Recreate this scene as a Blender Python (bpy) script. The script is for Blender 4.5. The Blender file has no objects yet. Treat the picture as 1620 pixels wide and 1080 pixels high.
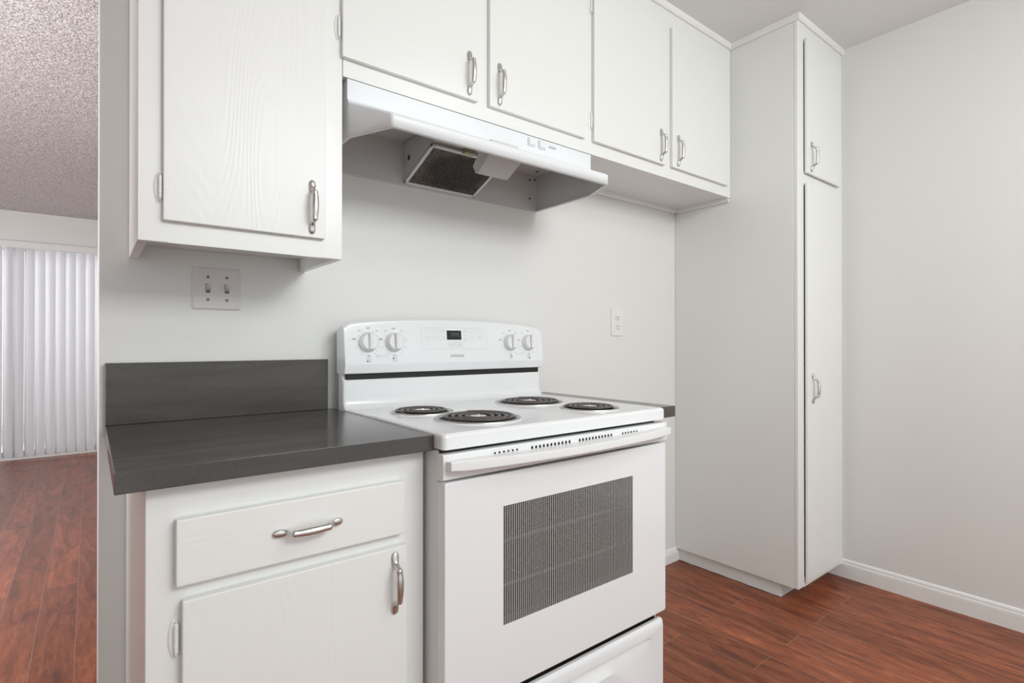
import bpy, bmesh, math, random
from mathutils import Vector, Matrix, Euler

random.seed(7)
PI = math.pi
SC = bpy.context.scene
COL = SC.collection

# ------------------------------------------------------------------ camera
cam_d = bpy.data.cameras.new('camera')
cam = bpy.data.objects.new('camera', cam_d)
COL.objects.link(cam)
cam_d.sensor_fit = 'HORIZONTAL'
cam_d.sensor_width = 36.0
cam_d.lens = 847.5 / 1620 * 36.0
cam_d.clip_start = 0.02
cam.location = (0.0921, -1.654, 1.1184)
cam.rotation_euler = (math.radians(90.2), 0, -math.radians(38.26))
SC.camera = cam

# ------------------------------------------------------------------ light
SC.view_settings.view_transform = 'Standard'
SC.view_settings.look = 'None'
SC.view_settings.gamma = 1.0
SC.view_settings.use_curve_mapping = False
SC.view_settings.exposure = 0.35

world = bpy.data.worlds.new('world')
SC.world = world
world.use_nodes = True
wb = world.node_tree.nodes['Background']
wb.inputs[0].default_value = (0.94, 1.0, 1.02, 1)
wb.inputs[1].default_value = 0.84


def area(name, loc, target, sx, sy, power, color):
    d = bpy.data.lights.new(name, 'AREA')
    d.shape = 'RECTANGLE'
    d.size, d.size_y = sx, sy
    d.energy = power
    d.color = color
    o = bpy.data.objects.new(name, d)
    COL.objects.link(o)
    o.location = loc
    o.rotation_euler = (Vector(target) - Vector(loc)).to_track_quat('-Z', 'Y').to_euler()
    return o


area('kitchen_light', (1.28, -2.75, 2.44), (1.25, 0.0, 0.80), 1.4, 0.9, 42, (0.965, 1.0, 0.995))
area('ceiling_lamp_light', (1.7, -1.9, 2.5), (1.7, -1.9, 0), 0.5, 0.5, 6, (0.965, 1.0, 0.995))
area('patio_door_light', (-0.5, 6.1, 1.5), (-0.5, 4.5, 0.9), 2.6, 2.0, 88, (0.92, 0.96, 1.0))
area('living_room_fill', (-1.75, 0.2, 1.25), (-0.45, 5.3, 1.75), 1.9, 1.7, 84, (0.955, 0.98, 1.0))  # added fill without a fixture, brightens the living room

# ------------------------------------------------------------------ materials


def new_mat(name):
    m = bpy.data.materials.new(name)
    m.use_nodes = True
    nt = m.node_tree
    return m, nt, nt.nodes['Principled BSDF']


def node(nt, kind, **kw):
    n = nt.nodes.new(kind)
    for k, v in kw.items():
        setattr(n, k, v)
    return n


def setin(n, **kw):
    for k, v in kw.items():
        n.inputs[k.replace('_', ' ')].default_value = v


def coords(nt, scale=(1, 1, 1), rot=(0, 0, 0)):
    tc = node(nt, 'ShaderNodeTexCoord')
    geo = node(nt, 'ShaderNodeNewGeometry')
    mp = node(nt, 'ShaderNodeMapping')
    mp.inputs['Scale'].default_value = scale
    mp.inputs['Rotation'].default_value = rot
    nt.links.new(geo.outputs['Position'], mp.inputs['Vector'])
    return mp.outputs['Vector']


def plain(name, col, rough=0.5, metal=0.0, bump=0.0, bscale=60, coat=0.0, var=0.0):
    m, nt, b = new_mat(name)
    b.inputs['Base Color'].default_value = (*col, 1)
    b.inputs['Roughness'].default_value = rough
    b.inputs['Metallic'].default_value = metal
    b.inputs['Coat Weight'].default_value = coat
    b.inputs['Coat Roughness'].default_value = 0.06
    v = coords(nt)
    n = node(nt, 'ShaderNodeTexNoise')
    setin(n, Scale=bscale, Detail=4.0, Roughness=0.6)
    nt.links.new(v, n.inputs['Vector'])
    if bump:
        bp = node(nt, 'ShaderNodeBump')
        setin(bp, Strength=bump, Distance=0.002)
        nt.links.new(n.outputs['Fac'], bp.inputs['Height'])
        nt.links.new(bp.outputs['Normal'], b.inputs['Normal'])
    if var:
        mx = node(nt, 'ShaderNodeMix', data_type='RGBA')
        mx.inputs['A'].default_value = (*[c * (1 - var) for c in col], 1)
        mx.inputs['B'].default_value = (*[min(1, c * (1 + var)) for c in col], 1)
        nt.links.new(n.outputs['Fac'], mx.inputs['Factor'])
        nt.links.new(mx.outputs['Result'], b.inputs['Base Color'])
    return m


def grain_paint(name, col, rough, axis, strength):
    """painted plywood: rotary-cut wood figure showing through the paint as relief"""
    m, nt, b = new_mat(name)
    b.inputs['Base Color'].default_value = (*col, 1)
    b.inputs['Roughness'].default_value = rough
    sc = (1, 1, 0.22) if axis == 'z' else (0.22, 1, 1)
    v = coords(nt, sc)
    n1 = node(nt, 'ShaderNodeTexNoise')
    setin(n1, Scale=4.2, Detail=2.0, Roughness=0.5)
    nt.links.new(v, n1.inputs['Vector'])
    mul = node(nt, 'ShaderNodeMath', operation='MULTIPLY')
    mul.inputs[1].default_value = 190.0
    nt.links.new(n1.outputs['Fac'], mul.inputs[0])
    sn = node(nt, 'ShaderNodeMath', operation='SINE')
    nt.links.new(mul.outputs[0], sn.inputs[0])
    n2 = node(nt, 'ShaderNodeTexNoise')
    setin(n2, Scale=9.0, Detail=3.0)
    nt.links.new(v, n2.inputs['Vector'])
    mm = node(nt, 'ShaderNodeMath', operation='MULTIPLY')
    nt.links.new(sn.outputs[0], mm.inputs[0])
    nt.links.new(n2.outputs['Fac'], mm.inputs[1])
    n3 = node(nt, 'ShaderNodeTexNoise')
    setin(n3, Scale=160.0, Detail=3.0)
    v3 = coords(nt, (1, 1, 0.08) if axis == 'z' else (0.08, 1, 1))
    nt.links.new(v3, n3.inputs['Vector'])
    ad = node(nt, 'ShaderNodeMath', operation='ADD')
    nt.links.new(mm.outputs[0], ad.inputs[0])
    nt.links.new(n3.outputs['Fac'], ad.inputs[1])
    bp = node(nt, 'ShaderNodeBump')
    setin(bp, Strength=strength, Distance=0.0012)
    nt.links.new(ad.outputs[0], bp.inputs['Height'])
    nt.links.new(bp.outputs['Normal'], b.inputs['Normal'])
    return m


def wood_floor():
    m, nt, b = new_mat('red_laminate_planks')
    L = nt.links
    geo = node(nt, 'ShaderNodeNewGeometry')
    sep = node(nt, 'ShaderNodeSeparateXYZ')
    L.new(geo.outputs['Position'], sep.inputs[0])
    cmb = node(nt, 'ShaderNodeCombineXYZ')
    ax = node(nt, 'ShaderNodeMath', operation='ADD')
    ax.inputs[1].default_value = 20 * 1.15 + 0.436
    ay = node(nt, 'ShaderNodeMath', operation='ADD')
    ay.inputs[1].default_value = 122 * 0.122 - 2.249 + 0.122 * 19
    L.new(sep.outputs['Y'], ax.inputs[0])
    L.new(sep.outputs['X'], ay.inputs[0])
    L.new(ax.outputs[0], cmb.inputs['X'])
    L.new(ay.outputs[0], cmb.inputs['Y'])
    br = node(nt, 'ShaderNodeTexBrick')
    br.offset = 0.247
    br.offset_frequency = 2
    br.squash = 1
    setin(br, Scale=1.0, Mortar_Size=0.0011, Mortar_Smooth=0.25, Bias=0.0, Brick_Width=1.15, Row_Height=0.122)
    br.inputs['Color1'].default_value = (0, 0, 0, 1)
    br.inputs['Color2'].default_value = (1, 1, 1, 1)
    br.inputs['Mortar'].default_value = (0.5, 0.5, 0.5, 1)
    L.new(cmb.outputs[0], br.inputs['Vector'])
    # per-plank shift of the grain
    sh = node(nt, 'ShaderNodeVectorMath', operation='SCALE')
    sh.inputs['Scale'].default_value = 7.3
    L.new(br.outputs['Color'], sh.inputs[0])
    mp = node(nt, 'ShaderNodeMapping')
    mp.inputs['Scale'].default_value = (1, 0.16, 1)
    L.new(geo.outputs['Position'], mp.inputs['Vector'])
    va = node(nt, 'ShaderNodeVectorMath', operation='ADD')
    L.new(mp.outputs[0], va.inputs[0])
    L.new(sh.outputs[0], va.inputs[1])
    n1 = node(nt, 'ShaderNodeTexNoise')
    setin(n1, Scale=15.0, Detail=9.0, Roughness=0.68, Distortion=1.5)
    L.new(va.outputs[0], n1.inputs['Vector'])
    n2 = node(nt, 'ShaderNodeTexNoise')
    setin(n2, Scale=95.0, Detail=5.0, Roughness=0.6, Distortion=0.4)
    L.new(va.outputs[0], n2.inputs['Vector'])
    n3 = node(nt, 'ShaderNodeTexNoise')
    setin(n3, Scale=4.0, Detail=2.0, Distortion=2.0)
    L.new(va.outputs[0], n3.inputs['Vector'])
    r1 = node(nt, 'ShaderNodeValToRGB')
    e = r1.color_ramp.elements
    e[0].position, e[0].color = 0.28, (0.090, 0.026, 0.013, 1)
    e[1].position, e[1].color = 0.74, (0.44, 0.155, 0.064, 1)
    e2 = r1.color_ramp.elements.new(0.46)
    e2.color = (0.235, 0.064, 0.028, 1)
    e3 = r1.color_ramp.elements.new(0.60)
    e3.color = (0.325, 0.096, 0.040, 1)
    L.new(n1.outputs['Fac'], r1.inputs[0])
    fine = node(nt, 'ShaderNodeMix', data_type='RGBA', blend_type='MULTIPLY')
    fine.inputs['Factor'].default_value = 0.6
    r2 = node(nt, 'ShaderNodeValToRGB')
    r2.color_ramp.elements[0].position = 0.35
    r2.color_ramp.elements[0].color = (0.45, 0.40, 0.38, 1)
    r2.color_ramp.elements[1].position = 0.62
    L.new(n2.outputs['Fac'], r2.inputs[0])
    L.new(r1.outputs[0], fine.inputs['A'])
    L.new(r2.outputs[0], fine.inputs['B'])
    tone = node(nt, 'ShaderNodeMix', data_type='RGBA', blend_type='MULTIPLY')
    tone.inputs['Factor'].default_value = 1.0
    r3 = node(nt, 'ShaderNodeMapRange')
    r3.inputs['To Min'].default_value = 0.92
    r3.inputs['To Max'].default_value = 1.35
    L.new(br.outputs['Color'], r3.inputs['Value'])
    L.new(fine.outputs['Result'], tone.inputs['A'])
    L.new(r3.outputs[0], tone.inputs['B'])
    jn = node(nt, 'ShaderNodeMix', data_type='RGBA')
    jn.inputs['B'].default_value = (0.30, 0.19, 0.135, 1)
    L.new(br.outputs['Fac'], jn.inputs['Factor'])
    L.new(tone.outputs['Result'], jn.inputs['A'])
    L.new(jn.outputs['Result'], b.inputs['Base Color'])
    rr = node(nt, 'ShaderNodeMapRange')
    rr.inputs['To Min'].default_value = 0.27
    rr.inputs['To Max'].default_value = 0.46
    b.inputs['Specular IOR Level'].default_value = 0.36
    L.new(n2.outputs['Fac'], rr.inputs['Value'])
    L.new(rr.outputs[0], b.inputs['Roughness'])
    bp = node(nt, 'ShaderNodeBump')
    setin(bp, Strength=0.25, Distance=0.001)
    L.new(n2.outputs['Fac'], bp.inputs['Height'])
    L.new(bp.outputs['Normal'], b.inputs['Normal'])
    return m


def counter_mat():
    m, nt, b = new_mat('charcoal_laminate')
    L = nt.links
    v = coords(nt, (0.9, 5.0, 5.0), (0, 0, math.radians(-24)))
    n1 = node(nt, 'ShaderNodeTexNoise')
    setin(n1, Scale=3.0, Detail=5.0, Roughness=0.55, Distortion=0.6)
    L.new(v, n1.inputs['Vector'])
    n2 = node(nt, 'ShaderNodeTexNoise')
    setin(n2, Scale=420.0, Detail=2.0)
    L.new(coords(nt), n2.inputs['Vector'])
    r = node(nt, 'ShaderNodeValToRGB')
    e = r.color_ramp.elements
    e[0].position, e[0].color = 0.36, (0.050, 0.044, 0.040, 1)
    e[1].position, e[1].color = 0.68, (0.080, 0.071, 0.065, 1)
    L.new(n1.outputs['Fac'], r.inputs[0])
    mx = node(nt, 'ShaderNodeMix', data_type='RGBA', blend_type='OVERLAY')
    mx.inputs['Factor'].default_value = 0.35
    L.new(r.outputs[0], mx.inputs['A'])
    L.new(n2.outputs['Fac'], mx.inputs['B'])
    L.new(mx.outputs['Result'], b.inputs['Base Color'])
    rg = node(nt, 'ShaderNodeMapRange')
    rg.inputs['To Min'].default_value = 0.13
    rg.inputs['To Max'].default_value = 0.26
    L.new(n1.outputs['Fac'], rg.inputs['Value'])
    L.new(rg.outputs[0], b.inputs['Roughness'])
    return m


def popcorn_mat():
    m, nt, b = new_mat('popcorn_texture')
    L = nt.links
    v = coords(nt)
    n = node(nt, 'ShaderNodeTexNoise')
    setin(n, Scale=150.0, Detail=2.0, Roughness=0.5)
    L.new(v, n.inputs['Vector'])
    r = node(nt, 'ShaderNodeValToRGB')
    e = r.color_ramp.elements
    e[0].position, e[0].color = 0.40, (0.46, 0.44, 0.435, 1)
    e[1].position, e[1].color = 0.60, (0.97, 0.96, 0.955, 1)
    L.new(n.outputs['Fac'], r.inputs[0])
    L.new(r.outputs[0], b.inputs['Base Color'])
    b.inputs['Roughness'].default_value = 0.9
    bp = node(nt, 'ShaderNodeBump')
    setin(bp, Strength=0.8, Distance=0.006)
    L.new(n.outputs['Fac'], bp.inputs['Height'])
    L.new(bp.outputs['Normal'], b.inputs['Normal'])
    return m


def mesh_screen_glass():
    """oven window: dark glass printed with a fine pale dot screen"""
    m, nt, b = new_mat('screened_oven_glass')
    L = nt.links
    geo = node(nt, 'ShaderNodeNewGeometry')
    sep = node(nt, 'ShaderNodeSeparateXYZ')
    L.new(geo.outputs['Position'], sep.inputs[0])

    def wave(out, period):
        a = node(nt, 'ShaderNodeMath', operation='MULTIPLY')
        a.inputs[1].default_value = 2 * PI / period
        L.new(out, a.inputs[0])
        s = node(nt, 'ShaderNodeMath', operation='COSINE')
        L.new(a.outputs[0], s.inputs[0])
        return s.outputs[0]
    ad = node(nt, 'ShaderNodeMath', operation='MULTIPLY_ADD')
    L.new(wave(sep.outputs['Z'], 0.0058), ad.inputs[0])
    ad.inputs[1].default_value = 0.30
    L.new(wave(sep.outputs['X'], 0.0064), ad.inputs[2])
    th = node(nt, 'ShaderNodeMapRange')
    th.inputs['From Min'].default_value = -0.70
    th.inputs['From Max'].default_value = 0.62
    L.new(ad.outputs[0], th.inputs['Value'])
    b.inputs['Base Color'].default_value = (0.345, 0.34, 0.332, 1)
    b.inputs['Roughness'].default_value = 0.22
    tr = node(nt, 'ShaderNodeBsdfTransparent')
    tr.inputs[0].default_value = (0.50, 0.50, 0.50, 1)
    gl = node(nt, 'ShaderNodeBsdfGlossy')
    gl.inputs['Color'].default_value = (1, 1, 1, 1)
    gl.inputs['Roughness'].default_value = 0.05
    fr = node(nt, 'ShaderNodeFresnel')
    fr.inputs['IOR'].default_value = 1.45
    gmix = node(nt, 'ShaderNodeMixShader')
    L.new(fr.outputs[0], gmix.inputs[0])
    L.new(tr.outputs[0], gmix.inputs[1])
    L.new(gl.outputs[0], gmix.inputs[2])
    mx = node(nt, 'ShaderNodeMixShader')
    L.new(th.outputs[0], mx.inputs[0])
    L.new(gmix.outputs[0], mx.inputs[1])
    L.new(b.outputs[0], mx.inputs[2])
    L.new(mx.outputs[0], nt.nodes['Material Output'].inputs['Surface'])
    return m


def filter_mat():
    m, nt, b = new_mat('greasy_mesh_filter')
    L = nt.links
    v = coords(nt)
    n = node(nt, 'ShaderNodeTexVoronoi')
    setin(n, Scale=260.0)
    L.new(v, n.inputs['Vector'])
    n2 = node(nt, 'ShaderNodeTexNoise')
    setin(n2, Scale=9.0, Detail=2.0)
    L.new(v, n2.inputs['Vector'])
    r = node(nt, 'ShaderNodeValToRGB')
    e = r.color_ramp.elements
    e[0].position, e[0].color = 0.1, (0.42, 0.385, 0.35, 1)
    e[1].position, e[1].color = 0.5, (0.075, 0.062, 0.052, 1)
    L.new(n.outputs['Distance'], r.inputs[0])
    mx = node(nt, 'ShaderNodeMix', data_type='RGBA', blend_type='MULTIPLY')
    mx.inputs['Factor'].default_value = 0.85
    r2 = node(nt, 'ShaderNodeValToRGB')
    r2.color_ramp.elements[0].position = 0.40
    r2.color_ramp.elements[0].color = (0.9, 0.9, 0.9, 1)
    r2.color_ramp.elements[1].position = 0.56
    r2.color_ramp.elements[1].color = (0.22, 0.2, 0.18, 1)
    ds = node(nt, 'ShaderNodeVectorMath', operation='DISTANCE')
    L.new(v, ds.inputs[0])
    ds.inputs[1].default_value = (1.085, -0.115, 1.70)
    sm = node(nt, 'ShaderNodeMath', operation='MULTIPLY_ADD')
    L.new(ds.outputs['Value'], sm.inputs[0])
    sm.inputs[1].default_value = -4.5
    ad = node(nt, 'ShaderNodeMath', operation='ADD')
    ad.inputs[1].default_value = 0.46
    L.new(n2.outputs['Fac'], ad.inputs[0])
    L.new(ad.outputs[0], sm.inputs[2])
    L.new(sm.outputs[0], r2.inputs[0])
    L.new(r.outputs[0], mx.inputs['A'])
    L.new(r2.outputs[0], mx.inputs['B'])
    L.new(mx.outputs['Result'], b.inputs['Base Color'])
    b.inputs['Metallic'].default_value = 0.5
    b.inputs['Roughness'].default_value = 0.5
    bp = node(nt, 'ShaderNodeBump')
    setin(bp, Strength=0.8, Distance=0.002)
    L.new(n.outputs['Distance'], bp.inputs['Height'])
    L.new(bp.outputs['Normal'], b.inputs['Normal'])
    return m


def translucent(name, col, trans, mixf, rough=0.5):
    m, nt, b = new_mat(name)
    b.inputs['Base Color'].default_value = (*col, 1)
    b.inputs['Roughness'].default_value = rough
    v = coords(nt, (30, 30, 1))
    n = node(nt, 'ShaderNodeTexNoise')
    setin(n, Scale=30.0)
    nt.links.new(v, n.inputs['Vector'])
    bp = node(nt, 'ShaderNodeBump')
    setin(bp, Strength=0.08, Distance=0.001)
    nt.links.new(n.outputs['Fac'], bp.inputs['Height'])
    nt.links.new(bp.outputs['Normal'], b.inputs['Normal'])
    t = node(nt, 'ShaderNodeBsdfTranslucent')
    t.inputs[0].default_value = (*trans, 1)
    mx = node(nt, 'ShaderNodeMixShader')
    mx.inputs[0].default_value = mixf
    nt.links.new(b.outputs[0], mx.inputs[1])
    nt.links.new(t.outputs[0], mx.inputs[2])
    nt.links.new(mx.outputs[0], nt.nodes['Material Output'].inputs['Surface'])
    return m


def pane_glass():
    m, nt, b = new_mat('window_glass')
    tr = node(nt, 'ShaderNodeBsdfTransparent')
    gl = node(nt, 'ShaderNodeBsdfGlossy')
    gl.inputs['Roughness'].default_value = 0.02
    fr = node(nt, 'ShaderNodeFresnel')
    mx = node(nt, 'ShaderNodeMixShader')
    nt.links.new(fr.outputs[0], mx.inputs[0])
    nt.links.new(tr.outputs[0], mx.inputs[1])
    nt.links.new(gl.outputs[0], mx.inputs[2])
    nt.links.new(mx.outputs[0], nt.nodes['Material Output'].inputs['Surface'])
    return m


M = dict(
    wall=plain('wall_paint', (0.765, 0.759, 0.738), 0.42, bump=0.10, bscale=45),
    ceiling=plain('ceiling_paint', (0.82, 0.825, 0.81), 0.6, bump=0.08, bscale=50),
    cab=plain('cabinet_paint', (0.80, 0.803, 0.782), 0.30, bump=0.07, bscale=70),
    cab_inner=plain('raw_cabinet_board', (0.55, 0.49, 0.44), 0.6, bump=0.1, var=0.1),
    grain_v=grain_paint('grained_cabinet_paint_upright', (0.80, 0.803, 0.782), 0.36, 'z', 0.13),
    grain_h=grain_paint('grained_cabinet_paint_level', (0.81, 0.812, 0.79), 0.30, 'x', 0.10),
    grain_soft=grain_paint('soft_grained_cabinet_paint', (0.80, 0.803, 0.782), 0.28, 'z', 0.05),
    trim=plain('trim_paint', (0.84, 0.83, 0.81), 0.33, bump=0.05),
    floor=wood_floor(),
    counter=counter_mat(),
    popcorn=popcorn_mat(),
    enamel=plain('white_enamel', (0.80, 0.808, 0.815), 0.18, coat=0.2),
    enamel_soft=plain('white_plastic', (0.79, 0.79, 0.787), 0.30),
    hood=plain('white_hood_enamel', (0.77, 0.785, 0.80), 0.36),
    hood_in=plain('shaded_hood_interior', (0.57, 0.565, 0.555), 0.45, var=0.04, bscale=20),  # grey carries the shade under the hood in its colour
    nickel=plain('satin_nickel', (0.66, 0.645, 0.62), 0.33, metal=1.0, bump=0.03, bscale=300),
    chrome=plain('chrome', (0.82, 0.82, 0.82), 0.12, metal=1.0),
    screw=plain('dark_screw', (0.22, 0.20, 0.18), 0.45, metal=0.5),
    rack=plain('oven_rack_wire', (0.74, 0.73, 0.71), 0.35),
    bowl=plain('shade_black_bowl', (0.035, 0.03, 0.027), 0.45, metal=0.3),  # painted near black for the shade between the coil rings
    pan=plain('dull_chrome', (0.52, 0.52, 0.52), 0.36, metal=1.0),
    coil=plain('heating_coil', (0.12, 0.105, 0.098), 0.38, metal=0.35, bump=0.1, bscale=200),
    black=plain('opening_shade_black', (0.008, 0.008, 0.008), 0.6),  # black that stands in for shade inside gaps, slots and holes
    ink=plain('grey_print', (0.18, 0.18, 0.18), 0.5),
    ink_pale=plain('pale_grey_print', (0.50, 0.50, 0.50), 0.5),
    ink_light=plain('light_grey_print', (0.68, 0.685, 0.69), 0.4),
    display=plain('black_display', (0.012, 0.013, 0.012), 0.15),
    led=plain('dim_display_segments', (0.11, 0.125, 0.11), 0.5),
    oven_in=plain('oven_enamel', (0.24, 0.24, 0.245), 0.35, var=0.2, bscale=80),
    glass_screen=mesh_screen_glass(),
    filt=filter_mat(),
    lens=translucent('frosted_lens', (0.80, 0.79, 0.77), (0.85, 0.84, 0.82), 0.35, 0.3),
    plate=plain('ivory_switch_plate', (0.70, 0.665, 0.655), 0.35, bump=0.03),
    toggle=plain('switch_toggle', (0.62, 0.57, 0.52), 0.4),
    outlet=plain('outlet_plastic', (0.80, 0.79, 0.77), 0.35),
    slat=translucent('vinyl_slat', (0.69, 0.672, 0.672), (0.90, 0.92, 0.96), 0.24, 0.42),
    blindrail=plain('white_headrail', (0.80, 0.80, 0.79), 0.4),
    glass=pane_glass(),
    alu=plain('white_aluminium', (0.75, 0.76, 0.77), 0.4),
    deck=plain('pale_concrete', (0.62, 0.61, 0.60), 0.8, bump=0.2),
    dirt=plain('dark_caulk', (0.10, 0.085, 0.07), 0.8),
)

# ------------------------------------------------------------------ mesh helpers


def BM():
    return bmesh.new()


def box(bm, x0, x1, y0, y1, z0, z1, bev=0.0, seg=2):
    c = [(x, y, z) for z in (z0, z1) for y in (y0, y1) for x in (x0, x1)]
    v = [bm.verts.new(p) for p in c]
    fs = [(0, 2, 3, 1), (4, 5, 7, 6), (0, 1, 5, 4), (2, 6, 7, 3), (0, 4, 6, 2), (1, 3, 7, 5)]
    faces = [bm.faces.new([v[i] for i in f]) for f in fs]
    if bev:
        es = list({e for f in faces for e in f.edges})
        bmesh.ops.bevel(bm, geom=es, offset=bev, segments=seg, profile=0.5, affect='EDGES', clamp_overlap=True)
    return bm


def ring_loft(bm, rings, closed=True, cap=True):
    """rings: list of lists of points (equal length)"""
    vs = [[bm.verts.new(p) for p in r] for r in rings]
    n = len(vs[0])
    for a, b in zip(vs[:-1], vs[1:]):
        for i in range(n if closed else n - 1):
            j = (i + 1) % n
            bm.faces.new((a[i], a[j], b[j], b[i]))
    if cap and closed:
        bm.faces.new(list(reversed(vs[0])))
        bm.faces.new(vs[-1])
    return vs


def lathe(bm, prof, c=(0, 0, 0), axis='z', n=32, close=True):
    """prof: list of (r, h) from bottom to top, around an axis through c"""
    rings = []
    for r, h in prof:
        ring = []
        for i in range(n):
            a = 2 * PI * i / n
            u, w = r * math.cos(a), r * math.sin(a)
            if axis == 'z':
                p = (c[0] + u, c[1] + w, c[2] + h)
            elif axis == 'y':      # grows towards -y
                p = (c[0] + u, c[1] - h, c[2] + w)
            else:
                p = (c[0] + h, c[1] + u, c[2] + w)
            ring.append(p)
        rings.append(ring)
    ring_loft(bm, rings, True, close)
    return bm


def tube(bm, pts, r, n=8, flat=1.0):
    """round tube along a polyline"""
    P = [Vector(p) for p in pts]
    rings = []
    for i, p in enumerate(P):
        t = (P[min(i + 1, len(P) - 1)] - P[max(i - 1, 0)]).normalized()
        up = Vector((0, 0, 1)) if abs(t.z) < 0.9 else Vector((1, 0, 0))
        s = t.cross(up).normalized()
        u = s.cross(t).normalized()
        rings.append([tuple(p + s * r * math.cos(2 * PI * k / n) + u * r * flat * math.sin(2 * PI * k / n)) for k in range(n)])
    ring_loft(bm, rings)
    return bm


def fill_poly(bm, outer, holes, flip=False):
    """flat polygon with holes (any plane)"""
    edges = []
    for loop in [outer] + holes:
        v = [bm.verts.new(p) for p in loop]
        for i in range(len(v)):
            edges.append(bm.edges.new((v[i], v[(i + 1) % len(v)])))
    r = bmesh.ops.triangle_fill(bm, use_beauty=True, use_dissolve=False, edges=edges)
    return bm


def extrude_x(bm, prof, x0, x1, closed=True):
    """closed (y,z) profile swept from x0 to x1"""
    ring_loft(bm, [[(x0, y, z) for y, z in prof], [(x1, y, z) for y, z in prof]], closed, closed)
    return bm


def wpos(o):
    p = Vector((0, 0, 0))
    while o is not None:
        p += o.location
        o = o.parent
    return p


def obj(name, bm, mat, parent=None, smooth=35, at=None, rot=None, weld=True):
    """links a bmesh as one mesh object. Vertices are in world space unless 'at' gives
    the world position of a locally modelled mesh."""
    if weld:
        bmesh.ops.remove_doubles(bm, verts=bm.verts, dist=1e-6)
    bmesh.ops.recalc_face_normals(bm, faces=bm.faces)
    me = bpy.data.meshes.new(name)
    base = wpos(parent)
    if at is None:
        if parent is None and bm.verts:
            xs = [v.co for v in bm.verts]
            org = Vector(((min(v.x for v in xs) + max(v.x for v in xs)) / 2,
                          (min(v.y for v in xs) + max(v.y for v in xs)) / 2,
                          min(v.z for v in xs)))
        else:
            org = base
        bmesh.ops.translate(bm, verts=bm.verts, vec=-org)
    bm.to_mesh(me)
    bm.free()
    me.materials.append(mat)
    o = bpy.data.objects.new(name, me)
    COL.objects.link(o)
    if smooth:
        me.shade_smooth()
        me.set_sharp_from_angle(angle=math.radians(smooth))
        wn_ = o.modifiers.new('normals', 'WEIGHTED_NORMAL')
        wn_.keep_sharp = True
        wn_.weight = 90
    if parent:
        o.parent = parent
    if at is not None:
        o.location = Vector(at) - base
    elif parent is None:
        o.location = org
    if rot:
        o.rotation_euler = rot
    return o


def inst(name, me, at, parent, rot=None):
    o = bpy.data.objects.new(name, me)
    COL.objects.link(o)
    o.parent = parent
    o.location = Vector(at) - wpos(parent)
    if rot:
        o.rotation_euler = rot
    return o


def thing(name, label, cat, loc, group=None):
    o = bpy.data.objects.new(name, None)
    COL.objects.link(o)
    o.empty_display_size = 0.05
    o.location = loc
    o['label'] = label
    o['category'] = cat
    if group:
        o['group'] = group
    return o


def struct(name, bm, mat, label, cat, smooth=35):
    o = obj(name, bm, mat, smooth=smooth)
    o['kind'] = 'structure'
    o['label'] = label
    o['category'] = cat
    return o


def text_into(bm, body, size, x, z, y, align='CENTER', rotm=None, spacing=1.0):
    """flat letters facing -y, merged into bm (local coordinates)"""
    cu = bpy.data.curves.new('t', 'FONT')
    cu.body = body
    cu.size = size
    cu.align_x = align
    cu.align_y = 'CENTER'
    cu.space_character = spacing
    cu.resolution_u = 2
    o = bpy.data.objects.new('t', cu)
    COL.objects.link(o)
    me = bpy.data.meshes.new_from_object(o)
    bpy.data.objects.remove(o)
    bpy.data.curves.remove(cu)
    base = len(bm.verts)
    bm.from_mesh(me)
    bm.verts.ensure_lookup_table()
    for v in bm.verts[base:]:
        px, py = v.co.x, v.co.y
        v.co = Vector((x + px, y, z + py))
    bpy.data.meshes.remove(me)


def quad_xz(bm, x0, x1, z0, z1, y):
    v = [bm.verts.new(p) for p in ((x0, y, z0), (x1, y, z0), (x1, y, z1), (x0, y, z1))]
    bm.faces.new(v)


def frame_xz(bm, x0, x1, z0, z1, y, t):
    quad_xz(bm, x0, x1, z0, z0 + t, y)
    quad_xz(bm, x0, x1, z1 - t, z1, y)
    quad_xz(bm, x0, x0 + t, z0, z1, y)
    quad_xz(bm, x1 - t, x1, z0, z1, y)


# ------------------------------------------------------------------ hardware meshes (local, mounted on a -y facing plane)


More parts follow.
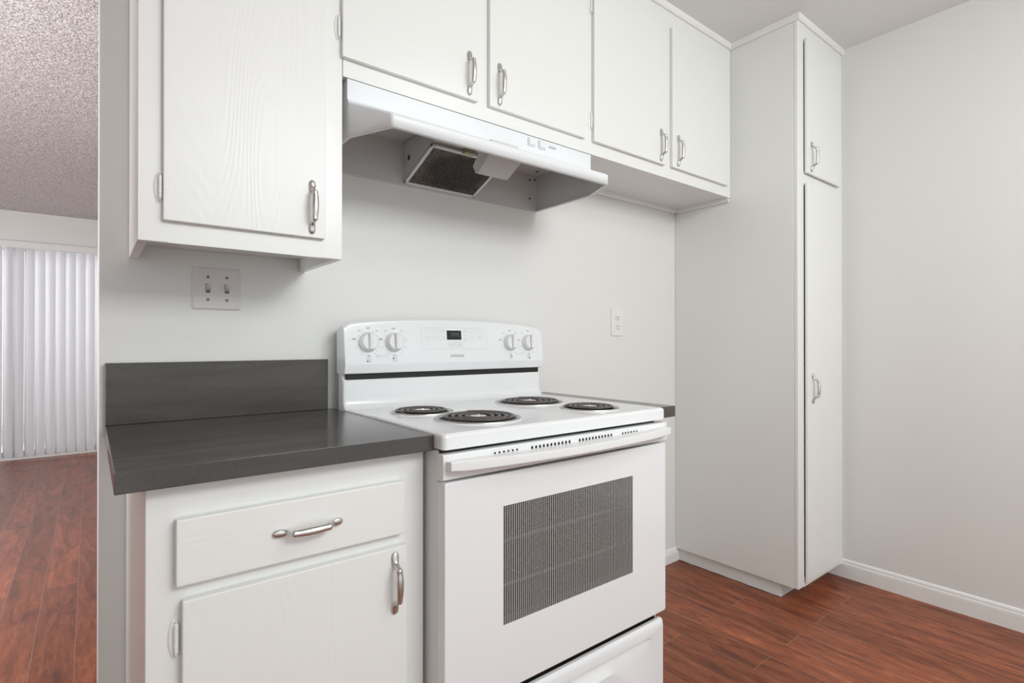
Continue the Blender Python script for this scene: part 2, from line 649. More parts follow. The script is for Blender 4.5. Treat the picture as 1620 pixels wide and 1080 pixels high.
def pull_mesh():
    """arched cabinet pull, 132 mm, upright, origin at the middle of its back"""
    half = [(0.0660, 0.0014, 0.0012, 0.0010), (0.0650, 0.0020, 0.0036, 0.0018), (0.0620, 0.0030, 0.0064, 0.0028),
            (0.0570, 0.0036, 0.0074, 0.0033), (0.0520, 0.0042, 0.0076, 0.0036), (0.0465, 0.0050, 0.0068, 0.0039), (0.0420, 0.0070, 0.0056, 0.0042),
            (0.0390, 0.0108, 0.0053, 0.0045), (0.0362, 0.0164, 0.0051, 0.0046), (0.0338, 0.0208, 0.0054, 0.0050),
            (0.0330, 0.0218, 0.0070, 0.0066), (0.0310, 0.0228, 0.0072, 0.0068), (0.0304, 0.0229, 0.0064, 0.0060),
            (0.0210, 0.0246, 0.0072, 0.0066), (0.0100, 0.0256, 0.0078, 0.0071)]
    prof = half + [(0.0, 0.0258, 0.0080, 0.0072)] + [(-s, d, w, t) for s, d, w, t in reversed(half)]
    bm = BM()
    n = 14
    rings = []
    for i, (s, d, w, t) in enumerate(prof):
        a, b = prof[max(i - 1, 0)], prof[min(i + 1, len(prof) - 1)]
        tan = Vector((0, -(b[1] - a[1]), b[0] - a[0])).normalized()
        nrm = Vector((1, 0, 0)).cross(tan).normalized()
        c = Vector((0, -d, s))
        rings.append([tuple(c + Vector((1, 0, 0)) * w * math.cos(2 * PI * k / n) + nrm * t * math.sin(2 * PI * k / n)) for k in range(n)])
    ring_loft(bm, rings)
    for v in bm.verts:
        v.co.y = min(v.co.y, 0.0)
    bmesh.ops.recalc_face_normals(bm, faces=bm.faces)
    me = bpy.data.meshes.new('handle')
    bm.to_mesh(me)
    bm.free()
    me.materials.append(M['nickel'])
    me.shade_smooth()
    me.set_sharp_from_angle(angle=math.radians(60))
    return me


def hinge_mesh():
    """painted butt hinge: oval leaf with a ringed barrel beside it, origin mid height on the frame"""
    bm = BM()
    n = 24
    out = []
    for i in range(n):
        a = 2 * PI * i / n
        s = math.sin(a)
        out.append((-0.0015 + 0.0080 * math.cos(a) * (1 - 0.25 * s * s), 0.033 * s))
    ring_loft(bm, [[(x, 0.0, z) for x, z in out], [(x, -0.0018, z) for x, z in out],
                   [(x * 0.86, -0.0026, z * 0.95) for x, z in out]])
    prof = [(0.0008, -0.0300), (0.0018, -0.0285), (0.0012, -0.0262), (0.0032, -0.0245)]
    z = -0.0235
    for k in range(5):
        prof += [(0.0036, z), (0.0036, z + 0.0082), (0.0030, z + 0.0088)]
        z += 0.0094
    prof += [(0.0032, 0.0245), (0.0012, 0.0262), (0.0018, 0.0285), (0.0008, 0.0300)]
    lathe(bm, [(r * 1.08, h) for r, h in prof], (0.0014, -0.0048, 0), 'z', 14)
    bmesh.ops.recalc_face_normals(bm, faces=bm.faces)
    me = bpy.data.meshes.new('hinge')
    bm.to_mesh(me)
    bm.free()
    me.materials.append(M['cab'])
    me.shade_smooth()
    me.set_sharp_from_angle(angle=math.radians(40))
    return me


PULL = pull_mesh()
HINGE = hinge_mesh()


def door(parent, x0, x1, z0, z1, yf, mat, pulls=(), hinges=(), thick=0.0145, bev=0.0025, name='door', gap=0.0):
    """overlay slab on the frame plane yf; its handle and hinges are sub-parts"""
    bm = BM()
    box(bm, x0, x1, yf - gap - thick, yf - gap, z0, z1, bev, 2)
    d = obj(name, bm, mat, parent)
    for px, pz, r in pulls:
        h = inst('handle', PULL, (px, yf - gap - thick, pz), d, (0, r, 0))
        h['label'] = 'satin nickel arched pull'
    for hx, hz, mir in hinges:
        h = inst('hinge', HINGE, (hx, yf, hz), d, (0, PI, 0) if mir else None)
    return d


# ================================================================== setting
XR = 2.938          # right wall
YF = 5.345          # far wall of the living room
HK = 2.530          # kitchen ceiling
HL = 2.390          # living room ceiling
XE = 0.1086         # free end of the kitchen wall
XL = -3.2
YB = -3.6

bm = BM()
box(bm, XL - 0.1, XR + 0.1, YB, YF + 0.12, -0.1, 0.0)
struct('floor', bm, M['floor'], 'reddish brown wood plank laminate floor running through kitchen and living room', 'floor', 0)

bm = BM()
box(bm, XE, XR, 0.0, 0.115, 0.0, HK + 0.05, 0.002, 1)
struct('wall_back', bm, M['wall'], 'off-white painted kitchen wall behind the range', 'wall')
bm = BM()
box(bm, XR, XR + 0.1, YB, YF + 0.12, 0.0, HK + 0.1)
struct('wall_right', bm, M['wall'], 'plain off-white wall right of the tall pantry', 'wall')
bm = BM()
box(bm, XL - 0.1, XL, YB, YF + 0.12, 0.0, HK + 0.1)
struct('wall_left', bm, M['wall'], 'off-white side wall of the living room', 'wall')

# far wall with the patio door opening
WX0, WX1, WZ0, WZ1 = -1.75, 0.80, 0.03, 2.05
bm = BM()
box(bm, XL, WX0, YF, YF + 0.12, 0, HL + 0.1)
box(bm, WX1, XR, YF, YF + 0.12, 0, HL + 0.1)
box(bm, WX0, WX1, YF, YF + 0.12, WZ1, HL + 0.1)
box(bm, WX0, WX1, YF, YF + 0.12, 0, WZ0)
struct('wall_far', bm, M['wall'], 'off-white living room wall above and beside the vertical blinds', 'wall')

bm = BM()
box(bm, XE - 0.02, XR, YB, 0.0, HK, HK + 0.1)
struct('ceiling', bm, M['ceiling'], 'smooth painted kitchen ceiling above the cabinets', 'ceiling')
bm = BM()
box(bm, XL, XR, 0.115, YF, HL, HL + 0.1)
box(bm, XL, XE - 0.02, YB, 0.115, HL, HL + 0.1)
box(bm, XE - 0.02, XE, YB, 0.115, HL, HK)
struct('ceiling', bm, M['popcorn'], 'rough popcorn textured living room ceiling', 'ceiling')

# sliding patio door behind the blinds
bm = BM()
t = 0.045
box(bm, WX0, WX1, YF + 0.03, YF + 0.09, WZ0, WZ0 + t, 0.003)
box(bm, WX0, WX1, YF + 0.03, YF + 0.09, WZ1 - t, WZ1, 0.003)
box(bm, WX0, WX0 + t, YF + 0.03, YF + 0.09, WZ0, WZ1, 0.003)
box(bm, WX1 - t, WX1, YF + 0.03, YF + 0.09, WZ0, WZ1, 0.003)
xm = (WX0 + WX1) / 2
box(bm, xm - 0.035, xm + 0.035, YF + 0.035, YF + 0.085, WZ0, WZ1, 0.003)
win = struct('window_1', bm, M['alu'], 'glazed sliding patio door behind the vertical blinds', 'window')
bm = BM()
box(bm, WX0 + 0.04, WX1 - 0.04, YF + 0.058, YF + 0.062, WZ0 + 0.04, WZ1 - 0.04)
g = obj('window_pane', bm, M['glass'], win, 0)
g['kind'] = 'structure'

bm = BM()
box(bm, -4.0, 3.0, YF + 0.12, 8.5, -0.12, -0.02)
struct('patio_slab', bm, M['deck'], 'pale concrete slab outside the patio door', 'patio', 0)


def baseboard_prof(h):
    return [(0, 0), (0.012, 0), (0.012, h * 0.66), (0.0105, h * 0.70), (0.0105, h * 0.76), (0.008, h * 0.80),
            (0.0075, h * 0.90), (0.004, h * 0.97), (0, h)]


bm = BM()
pr = baseboard_prof(0.087)
ring_loft(bm, [[(XR - d, YB, z) for d, z in pr], [(XR - d, -0.0, z) for d, z in pr]])
struct('baseboard_right', bm, M['trim'], 'white moulded baseboard along the right wall', 'baseboard', 25)
bm = BM()
pr = baseboard_prof(0.068)
ring_loft(bm, [[(1.535, -d, z) for d, z in pr], [(2.487, -d, z) for d, z in pr]])
struct('baseboard_back', bm, M['trim'], 'short white baseboard at the foot of the wall beside the pantry', 'baseboard', 25)

# ceiling trim
bm = BM()
zt0 = 2.503


def trim_run(bm, pts, w, z0, z1):
    """flat moulding with a chamfered lower edge, outside of the polyline pts"""
    P = [Vector((x, y, 0)) for x, y in pts]
    out = []
    for i, p in enumerate(P):
        ds = []
        if i > 0:
            ds.append((P[i] - P[i - 1]).normalized())
        if i < len(P) - 1:
            ds.append((P[i + 1] - P[i]).normalized())
        ns = [Vector((d.y, -d.x, 0)) for d in ds]
        nn = ns[0] if len(ns) == 1 else (ns[0] + ns[1]) / (1 + ns[0].dot(ns[1]))
        out.append(nn)
    rings = []
    for p, nn in zip(P, out):
        a = p
        rings.append([(a.x, a.y, z0), (a.x + nn.x * w * 0.6, a.y + nn.y * w * 0.6, z0),
                      (a.x + nn.x * w, a.y + nn.y * w, z0 + 0.006), (a.x + nn.x * w, a.y + nn.y * w, z1), (a.x, a.y, z1)])
    ring_loft(bm, rings)


trim_run(bm, [(0.169, 0.0), (0.169, -0.306), (2.472, -0.306), (2.472, -0.613), (XR, -0.613)], 0.012, zt0, HK)
struct('trim_1', bm, M['trim'], 'slim white moulding along the ceiling over cabinets and pantry', 'trim', 25)

# ================================================================== left wall cabinet
YA = -0.306
wc = thing('wall_cabinet', 'single-door white wall cabinet above the dark counter and light switch', 'cabinet', (0.385, -0.153, 1.3327))
AX0, AX1, AZ = 0.1693, 0.6005, 1.3327
bm = BM()
box(bm, AX0, AX0 + 0.018, YA + 0.019, -0.001, AZ, zt0 + 0.02)
box(bm, AX1 - 0.018, AX1, YA + 0.019, -0.001, AZ, zt0 + 0.02)
box(bm, AX0 + 0.018, AX1 - 0.018, YA + 0.019, -0.001, 1.368, 1.380)
box(bm, AX0 + 0.018, AX1 - 0.018, -0.008, -0.001, 1.380, zt0 + 0.02)
box(bm, AX0 + 0.018, AX1 - 0.018, YA + 0.019, -0.001, zt0, zt0 + 0.02)
obj('carcass', bm, M['cab'], wc, 30)
bm = BM()
sw = 0.055
box(bm, AX0, AX0 + sw, YA, YA + 0.019, AZ, zt0 + 0.02, 0.0012, 1)
box(bm, AX1 - sw, AX1, YA, YA + 0.019, AZ, zt0 + 0.02, 0.0012, 1)
box(bm, AX0 + sw - 0.001, AX1 - sw + 0.001, YA + 0.0002, YA + 0.019, AZ, 1.39)
box(bm, AX0 + sw - 0.001, AX1 - sw + 0.001, YA + 0.0002, YA + 0.019, 2.425, zt0 + 0.02)
obj('face_frame', bm, M['cab'], wc, 30)
door(wc, 0.2125, 0.5535, 1.3775, 2.437, YA, M['grain_v'], [(0.5195, 1.452, 0)], [(0.2065, 1.448, False), (0.2065, 2.30, False)], 0.015, 0.003)

# ================================================================== four-door wall cabinet
wb_ = thing('wall_cabinet', 'long four-door white wall cabinet over the range hood, reaching the pantry', 'cabinet', (1.536, -0.153, 1.805))
BX0, BX1, BZ = 0.602, 2.470, 1.805
bm = BM()
for xa in (BX0, 1.0285, 1.492, 1.962, BX1 - 0.018):
    box(bm, xa, xa + 0.018, YA + 0.019, -0.001, BZ + 0.014, zt0 + 0.02)
box(bm, BX0, BX1, YA + 0.019, -0.001, BZ + 0.003, BZ + 0.015)
box(bm, BX0, BX1, YA + 0.019, -0.001, zt0, zt0 + 0.02)
box(bm, BX0, BX1, -0.008, -0.001, BZ + 0.015, zt0)
obj('carcass', bm, M['cab'], wb_, 30)
bm = BM()
for xa, xb in ((BX0, 0.615), (1.003, 1.073), (1.466, 1.536), (1.935, 2.008), (2.415, BX1)):
    box(bm, xa, xb, YA, YA + 0.019, BZ, zt0 + 0.02)
for xa, xb in ((0.615, 1.003), (1.073, 1.466), (1.536, 1.935), (2.008, 2.415)):
    box(bm, xa, xb, YA + 0.0001, YA + 0.019, BZ, 1.862)
    box(bm, xa, xb, YA + 0.0001, YA + 0.019, 2.425, zt0 + 0.02)
obj('face_frame', bm, M['cab'], wb_, 30)
bm = BM()
extrude_x(bm, [(-0.001, BZ - 0.018), (-0.009, BZ - 0.018), (-0.0135, BZ - 0.012), (-0.0135, BZ + 0.003), (-0.001, BZ + 0.003)], 1.528, BX1 + 0.001)
ring_loft(bm, [[(BX1 + 0.001, y, BZ - 0.018), (BX1 - 0.007, y, BZ - 0.018), (BX1 - 0.0115, y, BZ - 0.012), (BX1 - 0.0115, y, BZ + 0.003), (BX1 + 0.001, y, BZ + 0.003)] for y in (-0.001, -0.300)])
obj('bottom_moulding', bm, M['cab'], wb_, 30)
gs = M['grain_soft']
door(wb_, 0.596, 1.0155, 1.8495, 2.437, YA, gs, [(0.9815, 1.925, 0)], [(0.5885, 1.925, False), (0.5885, 2.345, False)])
door(wb_, 1.058, 1.4785, 1.8495, 2.437, YA, gs, [(1.094, 1.925, 0)], [(1.4855, 1.925, True), (1.4855, 2.345, True)])
door(wb_, 1.5235, 1.948, 1.8495, 2.437, YA, gs, [(1.916, 1.925, 0)], [(1.5165, 1.925, False), (1.5165, 2.345, False)])
door(wb_, 1.995, 2.429, 1.8520, 2.437, YA, gs, [(2.0335, 1.927, 0)], [])

# ================================================================== pantry
pc = thing('pantry_cabinet', 'tall white pantry cabinet in the corner with two narrow doors', 'cabinet', (2.705, -0.31, 0.0))
PX0, PX1, PY, PZ = 2.4725, XR - 0.001, -0.613, 0.0641
bm = BM()
box(bm, PX0, PX0 + 0.019, PY + 0.019, -0.001, PZ, zt0 + 0.02, 0.001, 1)
box(bm, PX1 - 0.015, PX1, PY + 0.019, -0.001, PZ, zt0 + 0.02)
box(bm, PX0 + 0.019, PX1 - 0.015, PY + 0.019, -0.001, PZ + 0.01, PZ + 0.03)
box(bm, PX0 + 0.019, PX1 - 0.015, PY + 0.019, -0.001, 1.83, 1.85)
box(bm, PX0 + 0.019, PX1 - 0.015, PY + 0.019, -0.001, zt0, zt0 + 0.02)
box(bm, PX0 + 0.019, PX1 - 0.015, -0.008, -0.001, PZ + 0.03, zt0)
obj('carcass', bm, M['cab'], pc, 30)
bm = BM()
box(bm, PX0, PX0 + 0.058, PY, PY + 0.019, PZ, zt0 + 0.02, 0.004, 3)
box(bm, PX1 - 0.065, PX1, PY, PY + 0.019, PZ, zt0 + 0.02)
for za, zb in ((PZ, 0.105), (1.808, 1.868), (2.43, zt0 + 0.02)):
    box(bm, PX0 + 0.05, PX1 - 0.06, PY + 0.0002, PY + 0.019, za, zb)
obj('face_frame', bm, M['cab'], pc, 30)
bm = BM()
box(bm, 2.487, 2.505, -0.529, -0.002, 0.0, PZ + 0.008)
box(bm, 2.505, PX1 - 0.013, -0.529, -0.511, 0.0, PZ + 0.008)
obj('toe_kick', bm, M['cab'], pc, 30)
bm = BM()
tube(bm, [(2.4845, -0.012 - 0.517 * k / 14.0, 0.0012 + 0.0008 * math.sin(k * 2.3)) for k in range(15)], 0.0015, 6)
obj('caulk_line', bm, M['dirt'], pc)
door(pc, 2.524, 2.878, 1.8565, 2.442, PY, M['cab'], [(2.566, 1.932, 0)], [], 0.012, 0.003, gap=0.004)
d2 = door(pc, 2.524, 2.890, 0.088, 1.815, PY, M['cab'], [(2.573, 0.921, 0)], [], 0.012, 0.003, gap=0.005)

# ================================================================== range hood
rh = thing('range_hood', 'white under-cabinet range hood with exposed mesh filter above the range', 'range hood', (1.068, -0.15, 1.652))
HZ0, HZ1 = 1.652, 1.803
bm = BM()
V = lambda *p: bm.verts.new(p)
L0, L1, L2 = (0.614, -0.003), (0.614, -0.305), (0.674, -0.440)
R0, R1, R2 = (1.522, -0.003), (1.522, -0.303), (1.464, -0.440)
lb = [V(*p, HZ0) for p in (L0, L1, L2, R2, R1, R0)]
m1 = [V(*L1, 1.745), V(*L2, 1.686), V(*R2, 1.686), V(*R1, 1.745)]
tp = [V(*p, HZ1) for p in (L0, L1, R1, R0)]
F = bm.faces.new
F((lb[0], lb[1], m1[0], tp[1], tp[0]))
F((lb[1], lb[2], m1[1], m1[0]))
F((lb[2], lb[3], m1[2], m1[1]))
F((lb[3], lb[4], m1[3], m1[2]))
F((lb[4], lb[5], tp[3], tp[2], m1[3]))
F((m1[0], m1[1], m1[2], m1[3]))
F((m1[0], m1[3], tp[2], tp[1]))
F((tp[0], tp[1], tp[2], tp[3]))
F((lb[0], tp[0], tp[3], lb[5]))
bmesh.ops.recalc_face_normals(bm, faces=bm.faces)
es = [e for e in bm.edges if len(e.link_faces) == 2 and e.calc_face_angle() > 0.2 and max(v.co.z for v in e.verts) < 1.76 and min(v.co.y for v in e.verts) < -0.3]
bmesh.ops.bevel(bm, geom=es, offset=0.007, segments=4, profile=0.5, affect='EDGES', clamp_overlap=True)
shell = obj('hood_shell', bm, M['hood'], rh, 30)
so = shell.modifiers.new('thickness', 'SOLIDIFY')
so.thickness = 0.0045
so.offset = -1
# lower return flange
bm = BM()
ins = 0.010
inner = [(0.614 + ins, -0.003), (0.614 + ins, -0.305 + 0.003), (0.674 + ins * 0.7, -0.440 + ins), (1.464 - ins * 0.7, -0.440 + ins), (1.522 - ins, -0.302), (1.522 - ins, -0.003)]
outer = [(0.6155, -0.003), (0.6155, -0.305), (0.675, -0.4385), (1.463, -0.4385), (1.5205, -0.303), (1.5205, -0.003)]
ring_loft(bm, [[(*p, HZ0 - 0.0005) for p in outer], [(*p, HZ0 - 0.0005) for p in inner], [(*p, HZ0 + 0.004) for p in inner]], closed=False, cap=False)
fl = obj('bottom_flange', bm, M['hood'], rh, 30)
# interior liner (unpolished; its darker grey stands in for the shade inside)
bm = BM()
q = 0.0055
li = [(0.614 + q, -0.008), (0.614 + q, -0.304), (0.674 + q, -0.440 + q), (1.464 - q, -0.440 + q), (1.522 - q, -0.302), (1.522 - q, -0.008)]
zt = HZ1 - 0.008
vb = [bm.verts.new((*p, HZ0 + 0.003)) for p in li]
vm = [bm.verts.new((*li[1], 1.738)), bm.verts.new((*li[2], 1.680)), bm.verts.new((*li[3], 1.680)), bm.verts.new((*li[4], 1.738))]
vt = [bm.verts.new((*li[k], zt)) for k in (0, 1, 4, 5)]
F = bm.faces.new
F((vb[0], vb[1], vm[0], vt[1], vt[0]))
F((vb[1], vb[2], vm[1], vm[0]))
F((vb[2], vb[3], vm[2], vm[1]))
F((vb[3], vb[4], vm[3], vm[2]))
F((vb[4], vb[5], vt[3], vt[2], vm[3]))
F((vm[0], vm[1], vm[2], vm[3]))
F((vm[0], vm[3], vt[2], vt[1]))
F((vt[0], vt[1], vt[2], vt[3]))
F((vb[0], vt[0], vt[3], vb[5]))
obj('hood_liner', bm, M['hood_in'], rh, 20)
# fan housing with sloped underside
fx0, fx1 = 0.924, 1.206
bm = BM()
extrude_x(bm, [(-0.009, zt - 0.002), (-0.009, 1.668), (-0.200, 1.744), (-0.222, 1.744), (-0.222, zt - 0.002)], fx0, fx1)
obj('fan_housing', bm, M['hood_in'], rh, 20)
# grease filter: frame + mesh
A = Vector((0, -0.010, 1.662))
B = Vector((0, -0.200, 1.738))
dn = Vector((0, (A - B).z, -(A - B).y)).normalized()
if dn.z > 0:
    dn = -dn


def slab_on_slope(bm, xa, xb, s0, s1, th0, th1):
    pts = []
    for th in (th0, th1):
        for s in (s0, s1):
            p = A.lerp(B, s) + dn * th
            pts.append((p.y, p.z))
    pr = [pts[0], pts[1], pts[3], pts[2]]
    extrude_x(bm, pr, xa, xb)


bm = BM()
slab_on_slope(bm, fx0 + 0.006, fx1 - 0.006, 0.03, 0.97, -0.001, 0.003)
fm = obj('grease_filter', bm, M['filt'], rh, 0)
fm['label'] = 'dark greasy metal mesh filter'
bm = BM()
for a in ((fx0, fx0 + 0.009, 0, 1), (fx1 - 0.009, fx1, 0, 1), (fx0, fx1, 0, 0.045), (fx0, fx1, 0.95, 1)):
    slab_on_slope(bm, a[0], a[1], a[2], a[3], -0.001, 0.006)
obj('filter_frame', bm, M['alu'], fm, 20)
bm = BM()
box(bm, 1.035, 1.075, -0.222, -0.200, 1.728, 1.744, 0.002)
obj('filter_clip', bm, plain('brass_clip', (0.45, 0.42, 0.25), 0.4, metal=0.5), fm, 20)
# lamp lens
bm = BM()
lx0, lx1 = 1.033, 1.160
prof = [(-0.262, 1.672), (-0.270, 1.650), (-0.282, 1.6475), (-0.318, 1.668), (-0.352, 1.690), (-0.352, 1.712), (-0.300, 1.712)]
ins = [0.0, 0.006, 0.008, 0.004, 0, 0, 0]
ring_loft(bm, [[(lx0 + i * 1.0, y, z) for (y, z), i in zip(prof, ins)], [(lx0 + i * 0.2 + 0.003, y, z) for (y, z), i in zip(prof, ins)],
               [(lx1 - i * 0.2 - 0.003, y, z) for (y, z), i in zip(prof, ins)], [(lx1 - i, y, z) for (y, z), i in zip(prof, ins)]])
ln = obj('lamp_lens', bm, M['lens'], rh, 30)
ln['label'] = 'frosted plastic lamp lens'
bm = BM()
box(bm, 1.045, 1.150, -0.345, -0.285, 1.709, 1.737, 0.002)
obj('lamp_socket_plate', bm, M['hood_in'], rh, 20)
# rocker switches and rating label on the front
for sx in (1.238, 1.284):
    bm = BM()
    box(bm, sx - 0.015, sx + 0.015, -0.3072, -0.3035, 1.770, 1.797, 0.0008, 1)
    s = obj('rocker_switch', bm, M['ink_light'], rh, 30)
    bm = BM()
    extrude_x(bm, [(-0.3072, 1.7735), (-0.3105, 1.7745), (-0.3078, 1.7935), (-0.3072, 1.7945)], sx - 0.0105, sx + 0.0135)
    obj('rocker', bm, M['hood'], s, 20)
bm = BM()
box(bm, 1.318, 1.348, -0.3059, -0.3045, 1.783, 1.789)
obj('rating_label', bm, M['ink_pale'], rh, 0)
# knock-outs and screws inside
for c in ((0.80, -0.20, zt), (1.44, -0.235, zt), (1.475, -0.06, zt), (1.455, -0.28, zt)):
    bm = BM()
    lathe(bm, [(0.007, -0.0016), (0.007, -0.0006)], c, 'z', 12)
    obj('knockout_hole', bm, M['black'], rh, 0)
for c in ((1.480, -0.0085, 1.775), (1.480, -0.0085, 1.700), (1.507, -0.0085, 1.780)):
    bm = BM()
    lathe(bm, [(0.004, 0.0002), (0.004, 0.0012)], c, 'y', 10)
    obj('knockout_hole', bm, M['black'], rh, 0)
bm = BM()
box(bm, 0.922, 0.9242, -0.052, -0.042, 1.728, 1.742)
obj('wiring_slot', bm, M['black'], rh, 0)

# ================================================================== base cabinet
bc = thing('base_cabinet', 'white base cabinet with one drawer and one door under the dark counter', 'cabinet', (0.423, -0.29, 0.0))
CX0, CX1, CY = 0.1648, 0.6816, -0.585
bm = BM()
box(bm, CX0, CX0 + 0.018, CY + 0.019, -0.001, 0.0, 0.8825)
box(bm, CX1 - 0.018, CX1, CY + 0.019, -0.001, 0.0, 0.8825)
box(bm, CX0 + 0.018, CX1 - 0.018, CY + 0.019, -0.001, 0.09, 0.105)
box(bm, CX0 + 0.018, CX1 - 0.018, -0.008, -0.001, 0.105, 0.8825)
box(bm, CX0 + 0.018, CX1 - 0.018, CY + 0.075, CY + 0.09, 0.0, 0.09)
box(bm, CX0 + 0.018, CX1 - 0.018, CY + 0.019, CY + 0.10, 0.865, 0.8825)
obj('carcass', bm, M['cab'], bc, 30)
bm = BM()
box(bm, CX0, CX0 + 0.06, CY, CY + 0.019, 0.09, 0.8825, 0.0012, 1)
box(bm, CX1 - 0.06, CX1, CY, CY + 0.019, 0.09, 0.8825, 0.0012, 1)
for za, zb in ((0.09, 0.13), (0.675, 0.72), (0.81, 0.8825)):
    box(bm, CX0 + 0.058, CX1 - 0.058, CY + 0.0002, CY + 0.019, za, zb)
obj('face_frame', bm, M['grain_soft'], bc, 30)
door(bc, 0.2060, 0.6270, 0.7085, 0.8225, CY, M['grain_h'], [(0.4235, 0.7655, PI / 2)], [], 0.018, 0.0045, name='drawer')
door(bc, 0.2150, 0.6330, 0.110, 0.6845, CY, M['grain_v'], [(0.6030, 0.6095, 0)], [(0.2065, 0.619, False), (0.2065, 0.18, False)], 0.018, 0.0045)

# ================================================================== counters
ct = thing('countertop', 'charcoal counter slab with matching upstand left of the range', 'countertop', (0.40, -0.31, 0.883))
bm = BM()
box(bm, 0.1221, 0.6870, -0.6226, -0.001, 0.8829, 0.9174, 0.0015, 2)
obj('slab', bm, M['counter'], ct, 30)
bm = BM()
box(bm, 0.1221, 0.6648, -0.0200, -0.001, 0.9176, 1.0698, 0.001, 1)
obj('backsplash', bm, M['counter'], ct, 30)
cr = thing('countertop', 'narrow charcoal counter strip between the range and the open gap', 'countertop', (1.526, -0.31, 0.0))
bm = BM()
box(bm, 1.4765, 1.5761, -0.6226, -0.001, 0.8829, 0.9174, 0.0015, 2)
obj('slab', bm, M['counter'], cr, 30)
bm = BM()
box(bm, 1.479, 1.515, -0.575, -0.001, 0.0, 0.8828)
obj('support_panel', bm, M['cab'], cr, 30)

# ================================================================== electric range
SX0, SX1 = 0.690, 1.472
SXC = (SX0 + SX1) / 2
rg = thing('electric_range', 'white electric coil range with oven, standing between the two counters', 'range', (SXC, -0.35, 0.0))
bm = BM()
box(bm, SX0 + 0.0005, SX1 - 0.012, -0.6325, -0.040, 0.030, 0.8835, 0.002, 1)
for fx in (SX0 + 0.06, SX1 - 0.06):
    for fy in (-0.58, -0.09):
        lathe(bm, [(0.016, 0.0), (0.016, 0.01), (0.008, 0.012), (0.008, 0.034)], (fx, fy, 0), 'z', 12)
# the oven opening is cut out of the front
bm.normal_update()
for f in list(bm.faces):
    c = f.calc_center_median()
    if abs(f.normal.y) > 0.95 and c.y < -0.62 and f.calc_area() > 0.3:
        bm.faces.remove(f)
ox0, ox1, oz0, oz1 = SXC - 0.29, SXC + 0.29, 0.40, 0.80
fill_poly(bm, [(SX0 + 0.0025, -0.6325, 0.032), (SX1 - 0.014, -0.6325, 0.032), (SX1 - 0.014, -0.6325, 0.8815), (SX0 + 0.0025, -0.6325, 0.8815)],
          [[(ox0, -0.6325, oz0), (ox1, -0.6325, oz0), (ox1, -0.6325, oz1), (ox0, -0.6325, oz1)]])
obj('body', bm, M['enamel_soft'], rg, 30)
# oven cavity: five inner faces
bm = BM()
c = [(x, y, z) for y in (-0.632, -0.12) for z in (oz0, oz1) for x in (ox0, ox1)]
v = [bm.verts.new(p) for p in c]
for f in ((0, 1, 5, 4), (2, 6, 7, 3), (0, 4, 6, 2), (1, 3, 7, 5), (4, 5, 7, 6)):
    bm.faces.new([v[i] for i in f])
cav = obj('oven_cavity', bm, M['oven_in'], rg, 0)
for zr in (0.631, 0.521):
    bm = BM()
    xa, xb, ya, yb = ox0 + 0.006, ox1 - 0.006, -0.600, -0.15
    tube(bm, [(xa, ya, zr), (xb, ya, zr)], 0.0046, 8)
    tube(bm, [(xa, yb, zr), (xb, yb, zr)], 0.0035, 8)
    tube(bm, [(xa + 0.003, ya, zr), (xa + 0.003, yb, zr)], 0.0035, 8)
    tube(bm, [(xb - 0.003, ya, zr), (xb - 0.003, yb, zr)], 0.0035, 8)
    for k in range(9):
        x = xa + (xb - xa) * (k + 1) / 10
        tube(bm, [(x, ya, zr + 0.003), (x, yb, zr + 0.001)], 0.0011, 6)
    obj('oven_rack', bm, M['rack'], rg)

# ---- cooktop with burner openings, raised spill rim and rear upsweep


def rrect(x0, x1, y0, y1, z, r, n=10):
    pts = []
    for cx, cy, a0 in ((x1 - r, y1 - r, 0), (x0 + r, y1 - r, PI / 2), (x0 + r, y0 + r, PI), (x1 - r, y0 + r, 1.5 * PI)):
        for k in range(n + 1):
            a = a0 + PI / 2 * k / n
            pts.append((cx + r * math.cos(a), cy + r * math.sin(a), z))
    return pts


BURN = [(0.904, -0.478, 0.1035, 'big'), (0.852, -0.270, 0.0790, 'small'), (1.260, -0.268, 0.1035, 'big'), (1.302, -0.506, 0.0790, 'small')]
ZT = 0.9225
ZS = 0.9185
bm = BM()
cx0, cx1, cy0, cy1 = SX0 - 0.002, SX1, -0.660, -0.070
loops = [rrect(cx0 + .004, cx1 - .004, cy0 + .004, cy1, 0.8865, .010), rrect(cx0, cx1, cy0, cy1, 0.8885, .012), rrect(cx0, cx1, cy0, cy1, ZT - 0.008, .012),
         rrect(cx0 + .0015, cx1 - .0015, cy0 + .0015, cy1, ZT - .003, .012), rrect(cx0 + .006, cx1 - .006, cy0 + .006, cy1 - .004, ZT, .012),
         rrect(cx0 + .016, cx1 - .016, cy0 + .016, cy1 - .008, ZT - .0003, .012), rrect(cx0 + .026, cx1 - .026, cy0 + .026, cy1 - .012, ZS, .010)]
ring_loft(bm, loops, True, False)
holes = []
for bx, by, br, kind in BURN:
    rr = br + 0.0147
    holes.append([(bx + rr * math.cos(2 * PI * k / 40), by + rr * math.sin(2 * PI * k / 40), ZS) for k in range(40)])
fill_poly(bm, loops[-1], holes)
for bx, by, br, kind in BURN:
    ring_loft(bm, [[(bx + (br + r_) * math.cos(2 * PI * k / 40), by + (br + r_) * math.sin(2 * PI * k / 40), ZS + h_) for k in range(40)]
                   for r_, h_ in ((0.0147, 0.0), (0.0122, 0.0026), (0.0105, 0.0030), (0.006, 0.0030))], True, False)
fill_poly(bm, loops[0], [])
